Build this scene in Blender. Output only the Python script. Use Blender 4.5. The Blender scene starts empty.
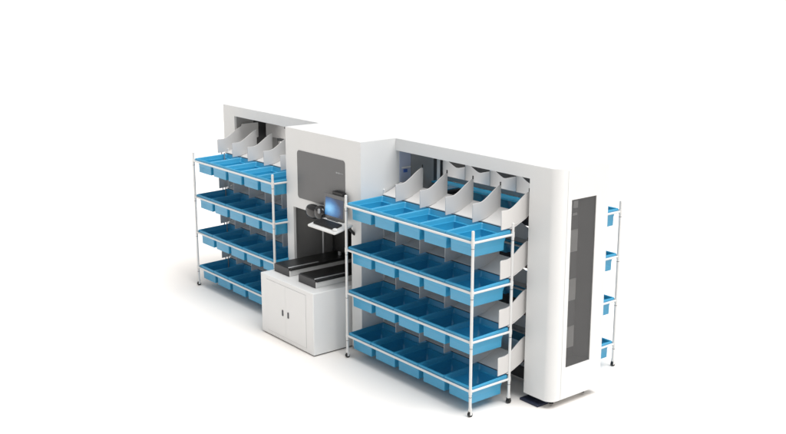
import bpy, bmesh, math, random
from mathutils import Vector, Matrix
random.seed(4)
S = bpy.context.scene
COL = S.collection
R = math.radians

# ------------------------------------------------------------------ materials
def mat(name, base, rough=.4, spec=.5, metal=0., noise=.03, nscale=6., bump=0., bscale=300., coat=0.):
    m = bpy.data.materials.new(name); m.use_nodes = True
    nt = m.node_tree; b = nt.nodes['Principled BSDF']
    b.inputs['Roughness'].default_value = rough
    b.inputs['Specular IOR Level'].default_value = spec
    b.inputs['Metallic'].default_value = metal
    b.inputs['Coat Weight'].default_value = coat
    tc = nt.nodes.new('ShaderNodeTexCoord')
    n = nt.nodes.new('ShaderNodeTexNoise'); n.inputs['Scale'].default_value = nscale; n.inputs['Detail'].default_value = 5
    nt.links.new(tc.outputs['Object'], n.inputs['Vector'])
    r = nt.nodes.new('ShaderNodeValToRGB')
    r.color_ramp.elements[0].position = .3; r.color_ramp.elements[1].position = .7
    r.color_ramp.elements[0].color = [c*(1-noise) for c in base]+[1]
    r.color_ramp.elements[1].color = [min(1, c*(1+noise)) for c in base]+[1]
    nt.links.new(n.outputs['Fac'], r.inputs['Fac']); nt.links.new(r.outputs['Color'], b.inputs['Base Color'])
    mr = nt.nodes.new('ShaderNodeMapRange')
    mr.inputs['To Min'].default_value = rough*.88; mr.inputs['To Max'].default_value = min(1, rough*1.12)
    nt.links.new(n.outputs['Fac'], mr.inputs['Value']); nt.links.new(mr.outputs['Result'], b.inputs['Roughness'])
    if bump:
        n2 = nt.nodes.new('ShaderNodeTexNoise'); n2.inputs['Scale'].default_value = bscale
        nt.links.new(tc.outputs['Object'], n2.inputs['Vector'])
        bp = nt.nodes.new('ShaderNodeBump'); bp.inputs['Strength'].default_value = bump; bp.inputs['Distance'].default_value = .001
        nt.links.new(n2.outputs['Fac'], bp.inputs['Height']); nt.links.new(bp.outputs['Normal'], b.inputs['Normal'])
    return m

M = dict(
    white=mat('white_panel', (.74, .742, .735), .38, .4, noise=.008, bump=.02),
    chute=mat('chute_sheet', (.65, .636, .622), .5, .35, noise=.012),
    cab=mat('cabinet_paint', (.78, .78, .773), .35, .4, noise=.008),
    blue=mat('blue_plastic', (.030, .318, .545), .36, .75, noise=.03, nscale=9),
    cyan=mat('lit_bin_cyan', (.04, .48, .80), .35, .5),  # bright cyan imitating light inside the rear bins
    post=mat('white_tube', (.70, .70, .69), .3, .5),
    black=mat('black_rubber', (.012, .012, .013), .45, .5),
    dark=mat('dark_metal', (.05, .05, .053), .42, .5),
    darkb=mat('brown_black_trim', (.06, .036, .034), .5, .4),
    panel=mat('grey_front_panel', (.125, .127, .13), .3, .5),
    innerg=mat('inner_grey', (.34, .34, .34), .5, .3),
    navy=mat('navy_steel', (.02, .027, .055), .5, .4),
    silver=mat('silver_strip', (.55, .56, .57), .3, .6, metal=.35),
    belt=mat('black_belt', (.014, .014, .014), .38, .5, bump=.2, bscale=500),
    beltface=mat('conveyor_end_cap', (.055, .055, .058), .45, .4),
    side=mat('conveyor_side', (.78, .78, .77), .2, .6),
    bluegl=mat('pale_blue_glass', (.42, .47, .60), .12, .6),
    bluedev=mat('blue_label', (.05, .12, .42), .4, .5),
    mark=mat('pale_mark', (.36, .37, .38), .5, .4),
    handle=mat('dark_handle', (.05, .05, .06), .35, .5),
    line=mat('seam_shadow_gap', (.42, .42, .42), .6, .2),
    gloss=mat('glossy_black', (.012, .012, .013), .16, .6),
    key=mat('black_keys', (.01, .01, .011), .4, .5),
)

def floor_mat():
    m = mat('studio_floor', (.90, .863, .828), .55, .12, noise=.008, nscale=.8)
    return m
M['floor'] = floor_mat()

def glass_mat():
    m = bpy.data.materials.new('smoked_glass'); m.use_nodes = True
    nt = m.node_tree; nt.nodes.clear()
    out = nt.nodes.new('ShaderNodeOutputMaterial')
    tr = nt.nodes.new('ShaderNodeBsdfTransparent'); tr.inputs['Color'].default_value = (.86, .86, .86, 1)
    gl = nt.nodes.new('ShaderNodeBsdfGlossy'); gl.inputs['Roughness'].default_value = .04
    n = nt.nodes.new('ShaderNodeTexNoise'); n.inputs['Scale'].default_value = 2
    fr = nt.nodes.new('ShaderNodeFresnel'); fr.inputs['IOR'].default_value = 1.45
    mx = nt.nodes.new('ShaderNodeMixShader')
    df = nt.nodes.new('ShaderNodeBsdfDiffuse'); df.inputs['Color'].default_value = (.15, .152, .156, 1)
    m0 = nt.nodes.new('ShaderNodeMixShader')
    mr = nt.nodes.new('ShaderNodeMapRange'); mr.inputs['To Min'].default_value = .30; mr.inputs['To Max'].default_value = .33
    nt.links.new(n.outputs['Fac'], mr.inputs['Value']); nt.links.new(mr.outputs['Result'], m0.inputs['Fac'])
    nt.links.new(tr.outputs['BSDF'], m0.inputs[1]); nt.links.new(df.outputs['BSDF'], m0.inputs[2])
    nt.links.new(fr.outputs['Fac'], mx.inputs['Fac'])
    nt.links.new(m0.outputs['Shader'], mx.inputs[1]); nt.links.new(gl.outputs['BSDF'], mx.inputs[2])
    nt.links.new(mx.outputs['Shader'], out.inputs['Surface'])
    return m
M['glass'] = glass_mat()

def screen_mat():
    m = bpy.data.materials.new('lit_screen'); m.use_nodes = True
    nt = m.node_tree; b = nt.nodes['Principled BSDF']
    b.inputs['Base Color'].default_value = (.01, .015, .03, 1); b.inputs['Roughness'].default_value = .25
    tc = nt.nodes.new('ShaderNodeTexCoord')
    mp = nt.nodes.new('ShaderNodeMapping'); mp.inputs['Location'].default_value = (-.24, 0, -.52)
    mp.inputs['Scale'].default_value = (1.15, 0, 1.3)
    gr = nt.nodes.new('ShaderNodeTexGradient'); gr.gradient_type = 'SPHERICAL'
    n = nt.nodes.new('ShaderNodeTexNoise'); n.inputs['Scale'].default_value = 2.2
    ad = nt.nodes.new('ShaderNodeMath'); ad.operation = 'MULTIPLY_ADD'
    ad.inputs[1].default_value = .25
    nt.links.new(tc.outputs['Generated'], mp.inputs['Vector']); nt.links.new(mp.outputs['Vector'], gr.inputs['Vector'])
    nt.links.new(tc.outputs['Generated'], n.inputs['Vector'])
    nt.links.new(n.outputs['Fac'], ad.inputs[0]); nt.links.new(gr.outputs['Fac'], ad.inputs[2])
    r = nt.nodes.new('ShaderNodeValToRGB')
    e = r.color_ramp.elements
    e[0].position = .3; e[0].color = (.012, .025, .06, 1)
    e[1].position = 1.0; e[1].color = (.20, .52, .85, 1)
    k = e.new(.62); k.color = (.035, .16, .38, 1)
    nt.links.new(ad.outputs[0], r.inputs['Fac'])
    nt.links.new(r.outputs['Color'], b.inputs['Emission Color']); b.inputs['Emission Strength'].default_value = .9
    return m
M['screen'] = screen_mat()

# ------------------------------------------------------------------ helpers
def obj(name, bm, m, parent=None, bevel=0., seg=2, angle=35, loc=None):
    bmesh.ops.remove_doubles(bm, verts=bm.verts, dist=1e-5)
    bmesh.ops.recalc_face_normals(bm, faces=bm.faces)
    me = bpy.data.meshes.new(name); bm.to_mesh(me); bm.free()
    for mm in (m if isinstance(m, (list, tuple)) else [m]): me.materials.append(mm)
    for p in me.polygons: p.use_smooth = True
    me.set_sharp_from_angle(angle=R(angle))
    o = bpy.data.objects.new(name, me); COL.objects.link(o)
    if parent: o.parent = parent
    if loc: o.location = loc
    if bevel:
        b = o.modifiers.new('bevel', 'BEVEL'); b.width = bevel; b.segments = seg; b.limit_method = 'ANGLE'
        b.angle_limit = R(40); b.harden_normals = False
    return o

def tag(o, label, cat, group=None, kind=None):
    if label: o['label'] = label
    if cat: o['category'] = cat
    if group: o['group'] = group
    if kind: o['kind'] = kind
    return o

def thing(name, label, cat, loc=(0, 0, 0), group=None):
    o = bpy.data.objects.new(name, None); COL.objects.link(o); o.location = loc
    o.empty_display_size = .1
    return tag(o, label, cat, group)

def box(bm, x0, x1, y0, y1, z0, z1, mi=0):
    v = [bm.verts.new((x, y, z)) for x in (x0, x1) for y in (y0, y1) for z in (z0, z1)]
    for f in ((0, 1, 3, 2), (4, 6, 7, 5), (0, 4, 5, 1), (2, 3, 7, 6), (0, 2, 6, 4), (1, 5, 7, 3)):
        bm.faces.new([v[i] for i in f]).material_index = mi
    return v

def bxo(name, m, parent, x0, x1, y0, y1, z0, z1, bevel=0.):
    bm = bmesh.new(); box(bm, x0, x1, y0, y1, z0, z1)
    return obj(name, bm, m, parent, bevel)

def tube(bm, a, b, r, n=14, mi=0, r2=None):
    a = Vector(a); b = Vector(b); d = (b-a).normalized()
    u = d.orthogonal().normalized(); w = d.cross(u)
    r2 = r if r2 is None else r2
    A = []; B = []
    for i in range(n):
        t = 2*math.pi*i/n; k = u*math.cos(t)+w*math.sin(t)
        A.append(bm.verts.new(a+k*r)); B.append(bm.verts.new(b+k*r2))
    for i in range(n):
        j = (i+1) % n
        bm.faces.new((A[i], A[j], B[j], B[i])).material_index = mi
    bm.faces.new(A[::-1]).material_index = mi; bm.faces.new(B).material_index = mi

def prism(bm, pts, axis, a, b, mi=0):
    """extrude a 2-D outline along an axis (pts are the other two coordinates in xyz order)"""
    def V(p, t):
        return {'x': (t, p[0], p[1]), 'y': (p[0], t, p[1]), 'z': (p[0], p[1], t)}[axis]
    A = [bm.verts.new(V(p, a)) for p in pts]; B = [bm.verts.new(V(p, b)) for p in pts]
    n = len(pts)
    for i in range(n):
        j = (i+1) % n
        bm.faces.new((A[i], A[j], B[j], B[i])).material_index = mi
    f1 = bm.faces.new(A); f2 = bm.faces.new(B)
    f1.material_index = mi; f2.material_index = mi

def rrect(x0, x1, y0, y1, r, n=5):
    p = []
    for cx, cy, a0 in ((x1-r, y1-r, 0), (x0+r, y1-r, 90), (x0+r, y0+r, 180), (x1-r, y0+r, 270)):
        for i in range(n+1):
            t = R(a0+90*i/n); p.append((cx+r*math.cos(t), cy+r*math.sin(t)))
    return p

def grid_panel(us, vs, skip, axis, a, b):
    """a flat panel with openings: cells of a grid except the skipped ones, extruded from a to b"""
    bm = bmesh.new(); V = {}
    def P(i, j):
        if (i, j) not in V:
            u, v = us[i], vs[j]
            V[(i, j)] = bm.verts.new({'x': (a, u, v), 'y': (u, a, v), 'z': (u, v, a)}[axis])
        return V[(i, j)]
    for i in range(len(us)-1):
        for j in range(len(vs)-1):
            if (i, j) in skip: continue
            bm.faces.new((P(i, j), P(i+1, j), P(i+1, j+1), P(i, j+1)))
    bmesh.ops.recalc_face_normals(bm, faces=bm.faces)
    g = bmesh.ops.extrude_face_region(bm, geom=bm.faces[:], use_keep_orig=True)
    d = Vector({'x': (b-a, 0, 0), 'y': (0, b-a, 0), 'z': (0, 0, b-a)}[axis])
    bmesh.ops.translate(bm, vec=d, verts=[v for v in g['geom'] if isinstance(v, bmesh.types.BMVert)])
    return bm

# ------------------------------------------------------------------ measured layout (metres)
H = 2.1
YD = .64                       # depth of the machine's wings
LV = (1.5151, 1.0859, .656, .2233)
ZT = 1.614
YF, YB = -.6024, -.1475
BX0, BY = -1.3127, -.4242      # centre housing
WX0, OX = -3.3786, -3.1169     # left wing end, left edge of its opening
ZF = 1.9826                    # underside of the fascia
TX0, TX1, TZ = 1.8003, 2.1175, .0716

# ------------------------------------------------------------------ setting
bm = bmesh.new()
q = [bm.verts.new(c) for c in ((-400, -400, 0), (400, -400, 0), (400, 400, 0), (-400, 400, 0))]
bm.faces.new(q)
fl = obj('floor', bm, M['floor']); fl['kind'] = 'structure'

# ------------------------------------------------------------------ the machine
mc = thing('sorting_machine', 'long white sorting machine with wall of chutes, central tower and glazed end', 'sorting machine')
W = M['white']
# roof of both wings and the centre, one T-shaped sheet
r = .085
arc = [(TX1-r+r*math.sin(R(t)), r-r*math.cos(R(t))) for t in range(0, 91, 9)]
roof = [(WX0, 0.), (BX0, 0.), (BX0, BY), (0., BY), (0., 0.)] + arc + [(TX1, YD), (WX0, YD)]
bm = bmesh.new(); prism(bm, roof, 'z', H-.02, H)
obj('roof', bm, W, mc)
zt = H-.02
# right wing fascia, front and back
bxo('fascia', W, mc, .001, TX0, 0, .03, ZF, zt)
bxo('fascia', W, mc, .001, TX0, YD-.03, YD, ZF, zt)
# left wing front with its end pillar, and the back
for a, b in ((0, .03), (YD-.03, YD)):
    obj('wing_front', grid_panel([WX0, OX, BX0-.001], [TZ, ZF, zt], {(1, 0)}, 'y', a, b), W, mc)
bxo('end_wall', W, mc, WX0, WX0+.03, .03, YD-.03, TZ, zt)
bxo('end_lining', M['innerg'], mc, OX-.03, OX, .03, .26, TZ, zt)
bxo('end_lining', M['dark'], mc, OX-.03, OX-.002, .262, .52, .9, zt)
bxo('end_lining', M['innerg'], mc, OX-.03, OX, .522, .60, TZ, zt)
# centre housing
obj('centre_front', grid_panel([BX0, -1.19, -.16, 0], [.03, 1.274, zt], {(1, 0)}, 'y', BY, BY+.03), W, mc)
bxo('side_wall', W, mc, -.03, 0, BY+.03, YD, .03, zt)
bxo('side_wall', W, mc, BX0, BX0+.03, BY+.03, YD, .03, zt)
bxo('back_wall', W, mc, BX0+.03, -.03, YD-.03, YD, .03, zt)
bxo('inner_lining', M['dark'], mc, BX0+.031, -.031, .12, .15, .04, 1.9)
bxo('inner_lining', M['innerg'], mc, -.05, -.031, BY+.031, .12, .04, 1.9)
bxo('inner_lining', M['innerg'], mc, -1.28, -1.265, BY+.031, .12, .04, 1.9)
for x, y, rr in ((-1.12, -.1, .012), (-.93, -.02, .02), (-.62, .02, .018)):
    bm = bmesh.new(); tube(bm, (x, y, .04), (x, y, 1.6), rr)
    obj('guide_rail', bm, M['silver'], mc)
bm = bmesh.new(); box(bm, -1.26, -.05, .0, .04, 1.0, 1.05); box(bm, -.98, -.74, -.05, .1, .78, 1.2)
obj('lift_carriage', bm, M['black'], mc, .006)
# grey panel on the centre front
bm = bmesh.new(); prism(bm, rrect(-1.093, -.255, 1.387, 1.886, .035), 'y', BY-.005, BY+.002)
pn = obj('front_panel', bm, M['panel'], mc, .0015)
bm = bmesh.new(); x = -.4
for w, h in ((.02, .016), (.014, .013), (.016, .015), (.018, .006), (.012, .008), (.01, .006)):
    box(bm, x, x+w, BY-.0062, BY-.0045, 1.753-h/2, 1.753+h/2); x += w+.006
obj('marking', bm, M['mark'], pn)
bxo('sensor_bar', M['black'], mc, -.405, -.235, BY-.05, BY-.006, 1.525, 1.575, .004)
bm = bmesh.new(); box(bm, BX0-.022, BX0-.0005, BY+.001, BY+.02, H-.026, H-.004)
obj('roof_clip', bm, M['black'], mc, .002)
# inner face of the centre housing, seen in the right wing's opening
iw = bxo('inspection_window', M['bluegl'], mc, .0005, .006, .045, .185, 1.66, 1.965)
bxo('window_bar', M['post'], iw, .006, .012, .07, .18, 1.795, 1.81)
bxo('indicator', M['bluedev'], iw, .006, .02, .09, .13, 1.755, 1.785)
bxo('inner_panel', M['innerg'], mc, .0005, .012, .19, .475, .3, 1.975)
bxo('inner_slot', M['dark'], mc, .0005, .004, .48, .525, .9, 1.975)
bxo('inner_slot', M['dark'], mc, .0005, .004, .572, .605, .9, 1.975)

# --- end tower: rounded shell with a window opening
WY0, WY1, WZ0, WZ1 = .1757, .4841, .3545, 1.8283
bm = bmesh.new()
yz_y = [.124, WY0, WY1, YD]; zs = [TZ, WZ0, WZ1, zt]
path = [(TX0, YD), (TX0, 0.)] + arc + [(TX1, .124)]
def wallcol(p, q_, z0, z1):
    v = [bm.verts.new((p[0], p[1], z0)), bm.verts.new((q_[0], q_[1], z0)), bm.verts.new((q_[0], q_[1], z1)), bm.verts.new((p[0], p[1], z1))]
    bm.faces.new(v)
for i in range(len(path)-1):
    for j in range(3): wallcol(path[i], path[i+1], zs[j], zs[j+1])
for i in range(3):
    for j in range(3):
        if (i, j) == (1, 1): continue
        wallcol((TX1, yz_y[i]), (TX1, yz_y[i+1]), zs[j], zs[j+1])
for j in range(3): wallcol((TX1, YD), (TX0, YD), zs[j], zs[j+1])
bmesh.ops.remove_doubles(bm, verts=bm.verts, dist=1e-5)
# reveal of the opening
d = .012
o4 = [(WY0, WZ0), (WY1, WZ0), (WY1, WZ1), (WY0, WZ1)]
for i in range(4):
    a, b = o4[i], o4[(i+1) % 4]
    bm.faces.new([bm.verts.new(c) for c in ((TX1, a[0], a[1]), (TX1, b[0], b[1]), (TX1-d, b[0], b[1]), (TX1-d, a[0], a[1]))])
# underside
bm.faces.new([bm.verts.new((p[0], p[1], TZ)) for p in [(TX0, YD), (TX0, 0.)]+arc+[(TX1, .124), (TX1, WY0), (TX1, WY1), (TX1, YD)]])
tw = obj('end_tower', bm, W, mc, .0, angle=30)
bxo('seam', M['line'], tw, TX1-.002, TX1+.0006, .1225, .1255, TZ+.004, zt-.002)
bm = bmesh.new(); bm.faces.new([bm.verts.new((TX1-.006, y, z)) for y, z in ((WY0-.001, WZ0-.001), (WY1+.001, WZ0-.001), (WY1+.001, WZ1+.001), (WY0-.001, WZ1+.001))])
obj('window', bm, M['glass'], tw)
bm = bmesh.new()
box(bm, TX1-.21, TX1-.013, WY0-.02, WY1+.02, WZ0-.02, WZ1+.02)
bm.faces.ensure_lookup_table()
for f in bm.faces[:]:
    if f.calc_center_median().x > TX1-.02: bm.faces.remove(f)
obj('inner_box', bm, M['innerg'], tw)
for y0, y1, z0, z1 in ((WY0-.019, .283, 1.374, 1.564), (WY0-.019, .283, .945, 1.135), (WY0-.019, .283, .524, .713), (.215, .27, 1.75, 1.81), (.21, .265, 1.688, 1.708)):
    bxo('shelf_plate', M['post'], tw, TX1-.024, TX1-.016, y0, y1, z0, z1)
# feet and inner frame under the wings
for x in (TX0+.05, TX1-.08):
    for y in (.1, .5):
        bm = bmesh.new(); tube(bm, (x, y, .021), (x, y, TZ+.01), .02); obj('foot', bm, M['black'], mc)
for x0, x1 in ((.02, TX0-.005), (OX+.02, BX0-.02)):
    for z in LV:
        bxo('track', M['darkb'], mc, x0, x1, .06, .085, z+.095, z+.13)
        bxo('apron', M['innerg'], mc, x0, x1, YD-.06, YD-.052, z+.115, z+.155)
    bxo('dark_backing', M['dark'], mc, x0-.45, x1, YD+.318, YD+.326, 1.60, 1.93)  # added dark sheets, so the gaps behind the chutes read as dim interior
    if x0 > 0: bxo('dark_backing', M['dark'], mc, x0-.45, .10, YD+.318, YD+.326, 1.25, 1.599)
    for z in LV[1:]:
        bxo('dark_backing', M['dark'], mc, x0, x1, YD+.318, YD+.326, z+.16, z+.29)
bxo('lit_bin_strip', M['cyan'], mc, .02, TX0-.02, .44, .572, 1.612, 1.628, .003)  # added strip; its bright colour stands in for the lit rear bins
for x0 in (-1.75,):
    bm = bmesh.new()
    for y in (.2, .41): box(bm, x0, x0+.03, y, y+.03, .021, zt-.01)
    obj('mast', bm, M['innerg'], mc)
for x0, x1 in ((.02, TX0-.005), (OX+.02, BX0-.02)):
    bxo('base_beam', M['dark'], mc, x0, x1, .29, .33, .03, .13)
for x, z in ((.30, 1.58), (.78, 1.12), (-1.9, 1.62), (-2.2, 1.15)):
    bm = bmesh.new(); box(bm, x, x+.22, .2, .44, z-.06, z+.02); box(bm, x+.03, x+.19, .22, .42, z+.02, z+.05)
    sh = obj('shuttle', bm, M['black'], mc, .006)
    bxo('shuttle_plate', M['blue'], sh, x+.05, x+.17, .24, .40, z+.051, z+.06)
for x in (-3.058, -2.995):
    bm = bmesh.new(); tube(bm, (x, -.22, .001), (x, -.22, LV[0]+.06), .006)
    obj('support_post', bm, M['innerg'], mc)

# --- chutes with curved dividers
def smooth_prof():
    p = [(-.28, .058), (-.281, .215), (-.274, .222), (-.235, .221), (-.20, .221)]
    for i in range(1, 13):
        t = i/12.; y = -.19+t*.235
        s = t*t*(3-2*t)
        p.append((y, .222+(.55*s+.45*t)*.125))
    p += [(.048, .30), (.046, .145), (.03, .134), (-.05, .098), (-.12, .075), (-.2, .062)]
    return p
PROF = smooth_prof()
END = [q_ for q_ in PROF if q_[0] < .04 and q_[1] > .2] + [(.05, .35), (.058, .376), (.28, .376), (.28, .2), (.046, .145), (.03, .134), (-.05, .098), (-.12, .075), (-.2, .062), (-.28, .058)]
def rear(y):
    return YD-.05+(.05-y)*.86 if y > -.19 else .7964+(-.19-y)*1.7
def divider_mesh(bm, prof, side, pin):
    P = prof if side == 0 else [(rear(y), z-(.022 if z > .2 else 0)) for y, z in prof]
    prism(bm, P, 'x', -.004, .004)
    if pin:
        y = .043 if side == 0 else YD-.043
        tube(bm, (0, y, .34), (0, y, .372), .006, 8, 1)
DM = {}
def chute(z, x0, x1, xs, side, first_end=None):
    sg = (lambda y: y) if side == 0 else rear
    bm = bmesh.new()
    pr_ = [(-.172, .056), (-.10, .078), (.0, .122), (.045, .15)]
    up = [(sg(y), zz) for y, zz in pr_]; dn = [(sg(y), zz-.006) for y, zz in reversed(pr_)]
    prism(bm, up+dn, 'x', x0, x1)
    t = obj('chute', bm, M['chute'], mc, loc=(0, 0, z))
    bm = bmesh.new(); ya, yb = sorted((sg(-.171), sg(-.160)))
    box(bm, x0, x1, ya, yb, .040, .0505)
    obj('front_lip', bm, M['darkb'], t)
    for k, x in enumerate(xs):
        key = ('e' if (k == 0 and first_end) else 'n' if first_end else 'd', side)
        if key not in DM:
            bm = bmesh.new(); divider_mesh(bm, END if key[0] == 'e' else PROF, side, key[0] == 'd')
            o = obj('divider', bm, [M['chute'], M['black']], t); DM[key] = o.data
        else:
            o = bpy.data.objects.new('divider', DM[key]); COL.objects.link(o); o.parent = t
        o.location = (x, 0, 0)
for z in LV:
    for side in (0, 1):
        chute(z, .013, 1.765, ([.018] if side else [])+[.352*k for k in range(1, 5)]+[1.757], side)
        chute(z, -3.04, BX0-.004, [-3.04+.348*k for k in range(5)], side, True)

# ------------------------------------------------------------------ floor plate
fp = bxo('floor_plate', M['navy'], None, 1.775, 1.992, -.022, .30, .001, .02, .002)
tag(fp, 'flat navy steel plate on the floor under the end tower', 'floor plate')

# ------------------------------------------------------------------ racks
def rack(x0, width, yfront, sgn, label):
    t = thing('shelving_rack', label, 'rack', (x0, yfront, 0), 'white tube racks along the machine')
    D = YB-YF
    Yv = lambda y: sgn*y
    ends = [(0, 0), (width, 0), (0, D), (width, D)]
    for x, y in ends:
        bm = bmesh.new()
        tube(bm, (x, Yv(y), .052), (x, Yv(y), ZT), .0128, 16)
        tube(bm, (x, Yv(y), ZT), (x, Yv(y), ZT+.004), .0128, 16, 0, .009)
        for z in LV:
            tube(bm, (x, Yv(y), z-.05), (x, Yv(y), z-.046), .0137, 16, 1)
            tube(bm, (x, Yv(y), z-.022), (x, Yv(y), z+.022), .0155, 16, 0)
        p = obj('post', bm, [M['post'], M['dark']], t)
        bm = bmesh.new()
        tube(bm, (x, Yv(y), .05), (x, Yv(y), .075), .0165, 16, 0)
        tube(bm, (x, Yv(y), .034), (x, Yv(y), .052), .014, 16, 1)
        tube(bm, (x-.013, Yv(y), .021), (x+.013, Yv(y), .021), .021, 18, 1)
        box(bm, x-.017, x-.0135, Yv(y)-.012, Yv(y)+.012, .018, .05, 0 if y == 0 else 1)
        box(bm, x+.0135, x+.017, Yv(y)-.012, Yv(y)+.012, .018, .05, 0 if y == 0 else 1)
        obj('caster', bm, [M['post'], M['black']], p)
    for z in LV:
        for y in (0, D):
            bm = bmesh.new(); tube(bm, (.01, Yv(y), z), (width-.01, Yv(y), z), .0105, 12)
            obj('shelf_rail', bm, M['post'], t)
        for x in (0, width):
            bm = bmesh.new(); tube(bm, (x, Yv(.01), z), (x, Yv(D-.01), z), .0105, 12)
            obj('shelf_rail', bm, M['post'], t)
    return t
RR = 1.7617; RL = 1.7392
rack(.0016, RR, YF, 1, 'white tube rack of blue bins to the right of the white cabinet')
rack(-3.0389, RL, YF, 1, 'white tube rack of blue bins to the left of the white cabinet')
rack(.0093, RR, YD-YF, -1, 'white tube rack mostly hidden behind the machine, beyond the glazed end')

# ------------------------------------------------------------------ bins
def bin_mesh(pitch):
    D = YB-YF
    hx, hy = pitch/2-.0012, D/2-.0115
    bm = bmesh.new(); N = 6
    def loop(ix, ifr, ibk, z, r_):
        return [bm.verts.new((x, y, z+(.013*(y+hy)/(2*hy) if z > .01 else 0))) for x, y in rrect(-hx+ix, hx-ix, -hy+ifr, hy-ibk, r_, N)]
    # each loop: inset left/right, front, back, height, corner radius
    L = [loop(.031, .038, .054, -.132, .005), loop(.0295, .037, .0525, -.130, .006), loop(.027, .036, .050, -.014, .006),
         loop(.0265, .0355, .0495, -.006, .006), loop(.004, .003, .003, -.004, .010), loop(.0015, .001, .001, .000, .010), loop(0, 0, 0, .022, .010),
         loop(.0012, .002, .002, .0285, .010), loop(.0035, .005, .004, .0305, .010), loop(.0065, .014, .010, .0305, .012), loop(.009, .018, .013, .028, .014),
         loop(.0115, .021, .016, .020, .016), loop(.034, .044, .058, -.106, .020), loop(.044, .054, .070, -.1215, .016)]
    for a, b in zip(L, L[1:]):
        n = len(a)
        for i in range(n):
            j = (i+1) % n; bm.faces.new((a[i], a[j], b[j], b[i]))
    bm.faces.new(L[0][::-1]); bm.faces.new(L[-1])
    return bm
posn = ['leftmost', 'second from the left', 'middle', 'second from the right', 'rightmost']
shelf = ['top shelf', 'second shelf down', 'third shelf down', 'bottom shelf']
src = {}
def bins(x0, width, yc, where, skipfn=lambda k, l: False):
    pitch = (width-.012)/5
    for l, z in enumerate(LV):
        for k in range(5):
            if skipfn(k, l): continue
            if width not in src:
                o = obj('storage_bin', bin_mesh(pitch), M['blue'], None, angle=40); src[width] = o
            else:
                o = src[width].copy(); COL.objects.link(o)
            if yc > YD: o.rotation_euler.z = math.pi
            o.location = (x0+.006+pitch*(k+.5)+random.uniform(-.0008, .0008), yc+random.uniform(-.0015, .0015), z)
            tag(o, 'blue bin, %s on the %s, %s' % (posn[k], shelf[l], where), 'bin', 'blue bins on the racks')
bins(.0016, RR, (YF+YB)/2, 'rack right of cabinet')
bins(-3.0389, RL, (YF+YB)/2, 'rack left of cabinet')
bins(.0093, RR, YD-(YF+YB)/2, 'rack behind machine')

# ------------------------------------------------------------------ cabinet
CX0, CX1, CY0, CZ = -1.1667, -.2026, -.8576, .6447
cb = thing('base_cabinet', 'low white cabinet with double doors in front of the machine centre', 'cabinet', (CX0, CY0, 0))
def loc_parent(o, par): o.parent = par; o.matrix_parent_inverse = Matrix.Translation(par.location).inverted()
bm = bmesh.new(); box(bm, CX0, CX1, CY0, .08, .012, CZ)
loc_parent(obj('body', bm, M['cab'], None, .007, 3), cb)
bm = bmesh.new(); box(bm, CX0+.02, CX1-.02, CY0+.02, .05, 0, .0125)
loc_parent(obj('plinth', bm, M['black'], None), cb)
bm = bmesh.new(); box(bm, -1.0555, -.3305, CY0-.0012, CY0+.004, .0545, .6015)
loc_parent(obj('door_gap', bm, M['line'], None), cb)
for a, b, h in ((-1.053, -.6945, -.750), (-.6925, -.333, -.648)):
    bm = bmesh.new(); box(bm, a, b, CY0-.004, CY0+.003, .057, .599)
    d_ = obj('door', bm, M['cab'], None, .002); loc_parent(d_, cb)
    bm = bmesh.new(); prism(bm, rrect(h-.012, h+.012, .278, .342, .009), 'y', CY0-.009, CY0-.003)
    hd = obj('handle', bm, M['handle'], d_, .0015)
def tag_conv(t): return t
def conveyor(x0, x1, yf, label):
    t = thing('belt_conveyor', label, 'conveyor', (x0, yf, CZ), 'black conveyors on the cabinet')
    w = x1-x0; L = .5-yf*0
    yb = .09-yf
    bm = bmesh.new(); box(bm, .004, w-.02, .012, yb, .001, .06); obj('side_panel', bm, M['side'], t, .003)
    bm = bmesh.new(); box(bm, 0, w-.02, .0, .0115, .001, .083); obj('end_cap', bm, M['beltface'], t, .003)
    bm = bmesh.new(); box(bm, 0, w, .012, yb, .0605, .089)
    obj('belt', bm, M['belt'], t, .006)
    bm = bmesh.new(); box(bm, w-.036, w-.018, .004, .37, .0895, .097); obj('guide_strip', bm, M['silver'], t, .002)
    bm = bmesh.new(); box(bm, w-.0195, w-.008, .006, .022, .001, .06); obj('leg', bm, M['post'], t, .001)
    return t
conveyor(-1.108, -.812, -.728, 'black belt conveyor on the cabinet, nearer the left bin rack')
conveyor(-.630, -.318, -.742, 'black belt conveyor on the cabinet, nearer the right bin rack')

# ------------------------------------------------------------------ workstation
tz0, tz1, ty0, ty1 = 1.25, 1.302, -.705, -.482
tilt = math.atan2(tz1-tz0, ty1-ty0); tl = math.hypot(tz1-tz0, ty1-ty0)
tr = thing('keyboard_tray', 'tilted white tray on an arm in front of the grey panel', 'tray', (-.515, ty0, tz0))
bm = bmesh.new(); prism(bm, rrect(0, .467, 0, tl, .02), 'z', -.016, 0)
tp = obj('tray_top', bm, M['post'], tr, .003); tp.rotation_euler = (tilt, 0, 0)
bm = bmesh.new(); tube(bm, (.40, .20, .028), (.40, .28, -.06), .014); tube(bm, (.40, .28, -.06), (.40, .42, -.06), .016); box(bm, .355, .445, .30, .37, -.16, -.03)
obj('arm', bm, M['black'], tr, 0)
kb = thing('keyboard', 'black keyboard lying on the tilted white tray', 'keyboard', (-.485, ty0+.045, tz0+.045*math.tan(tilt)))
kb.rotation_euler = (tilt, 0, 0)
bm = bmesh.new(); prism(bm, rrect(0, .36, .0, .118, .025), 'z', .0015, .013); obj('base', bm, M['key'], kb, .003)
bm = bmesh.new()
for rI in range(5):
    for c in range(14):
        x = .012+c*.0242; y = .008+rI*.0208
        if rI == 0 and 3 < c < 9: continue
        box(bm, x, x+.020, y, y+.0168, .0135, .0175)
box(bm, .012+4*.0242, .012+9*.0242-.004, .008, .0248, .0135, .0175)
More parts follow.
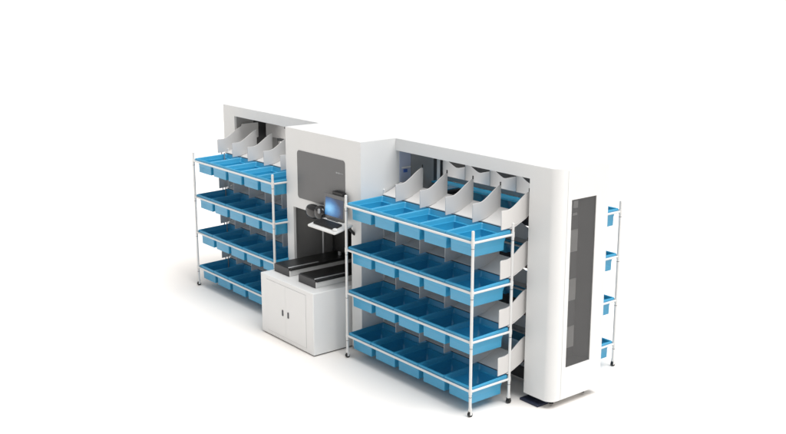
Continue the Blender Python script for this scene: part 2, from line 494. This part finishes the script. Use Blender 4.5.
obj('keys', bm, M['black'], kb, .0015)
sc_ = thing('mouse', 'small white mouse at the front right corner of the tray', 'mouse', (-.105, ty0+.05, tz0+.0125))
bm = bmesh.new(); bmesh.ops.create_uvsphere(bm, u_segments=20, v_segments=12, radius=1)
for v in bm.verts: v.co = Vector((v.co.x*.034, v.co.y*.022, max(v.co.z, -.1)*.02+.002))
obj('shell', bm, M['post'], sc_); sc_.rotation_euler = (tilt, 0, R(8))
mo = thing('monitor', 'thin dark monitor with a glowing blue screen standing on the tray', 'monitor', (-.515, -.5, 1.301))
mo.rotation_euler = (R(-4), 0, 0)
bm = bmesh.new(); prism(bm, rrect(0, .345, 0, .245, .012), 'y', -.008, .010); obj('housing', bm, M['panel'], mo, .003)
bm = bmesh.new(); box(bm, .025, .325, -.0095, -.0075, .03, .21); obj('screen', bm, M['screen'], mo)
bm = bmesh.new(); box(bm, .08, .26, -.02, .03, -.012, .001); obj('stand', bm, M['panel'], mo, .003)
# twin-lobed black scanner
sn = thing('scanner', 'glossy black twin-lobed scanner head left of the monitor', 'scanner', (-.630, -.5, 1.335))
def lobe(cx, cz, rx, ry, rz):
    bm = bmesh.new(); bmesh.ops.create_uvsphere(bm, u_segments=28, v_segments=18, radius=1)
    for v in bm.verts:
        c = v.co
        k = lambda a: math.copysign(abs(a)**.8, a)
        v.co = Vector((cx+k(c.x)*rx, k(c.y)*ry, cz+k(c.z)*rz))
    return bm
obj('head', lobe(-.075, -.016, .105, .05, .072), M['gloss'], sn)
obj('head', lobe(.062, -.008, .082, .055, .072), M['gloss'], sn)
bm = bmesh.new(); tube(bm, (-.01, .03, -.01), (-.01, .072, -.01), .03); obj('mount', bm, M['black'], sn)
bm = bmesh.new(); prism(bm, rrect(.085, .12, .0, .05, .012), 'y', -.056, -.046); obj('label_plate', bm, M['mark'], sn, .002)

# ------------------------------------------------------------------ camera
cam = bpy.data.cameras.new('camera'); co = bpy.data.objects.new('camera', cam); COL.objects.link(co)
a, t, rl = R(50.8065), R(-12.9506), R(.1491)
fw = Vector((-math.sin(a)*math.cos(t), math.cos(a)*math.cos(t), math.sin(t)))
ri = Vector((math.cos(a), math.sin(a), 0)); up = ri.cross(fw)
Rt = ri*math.cos(rl)+up*math.sin(rl); Ut = up*math.cos(rl)-ri*math.sin(rl)
m3 = Matrix((Rt, Ut, -fw)).transposed().to_4x4(); m3.translation = Vector((7.6106, -6.0587, 3.6334))
co.matrix_world = m3
cam.sensor_width = 36; cam.lens = 1015.9185/786*36
cam.shift_x = -(407.3835-393)/786; cam.shift_y = -(217-209.1861)/786
cam.clip_start = .05; cam.clip_end = 2000
S.camera = co

# ------------------------------------------------------------------ light: white studio dome and one big softbox
w = bpy.data.worlds.new('World'); S.world = w; w.use_nodes = True
nt = w.node_tree; bg = nt.nodes['Background']
tc = nt.nodes.new('ShaderNodeTexCoord'); sp = nt.nodes.new('ShaderNodeSeparateXYZ')
rp = nt.nodes.new('ShaderNodeValToRGB')
nt.links.new(tc.outputs['Generated'], sp.inputs['Vector']); nt.links.new(sp.outputs['Z'], rp.inputs['Fac'])
rp.color_ramp.elements[0].position = 0; rp.color_ramp.elements[0].color = (.80, .80, .80, 1)
rp.color_ramp.elements[1].position = .9; rp.color_ramp.elements[1].color = (1, 1, 1, 1)
nt.links.new(rp.outputs['Color'], bg.inputs['Color']); bg.inputs['Strength'].default_value = .46
def area(name, loc, target, size, power, col=(1, 1, 1)):
    l = bpy.data.lights.new(name, 'AREA'); l.shape = 'SQUARE'; l.size = size; l.energy = power; l.color = col
    o = bpy.data.objects.new(name, l); COL.objects.link(o); o.location = loc
    o.rotation_euler = (Vector(target)-Vector(loc)).to_track_quat('-Z', 'Y').to_euler()
    return o
area('softbox', (375, 118, 915), (0, 0, 0), 760, 11700000, (1, .997, .99))

S.view_settings.view_transform = 'Standard'; S.view_settings.look = 'None'
S.view_settings.exposure = .25; S.view_settings.gamma = 1
S.render.engine = 'CYCLES'
S.cycles.use_denoising = True
S.cycles.max_bounces = 10; S.cycles.diffuse_bounces = 6; S.cycles.transparent_max_bounces = 8
S.cycles.sample_clamp_indirect = 6
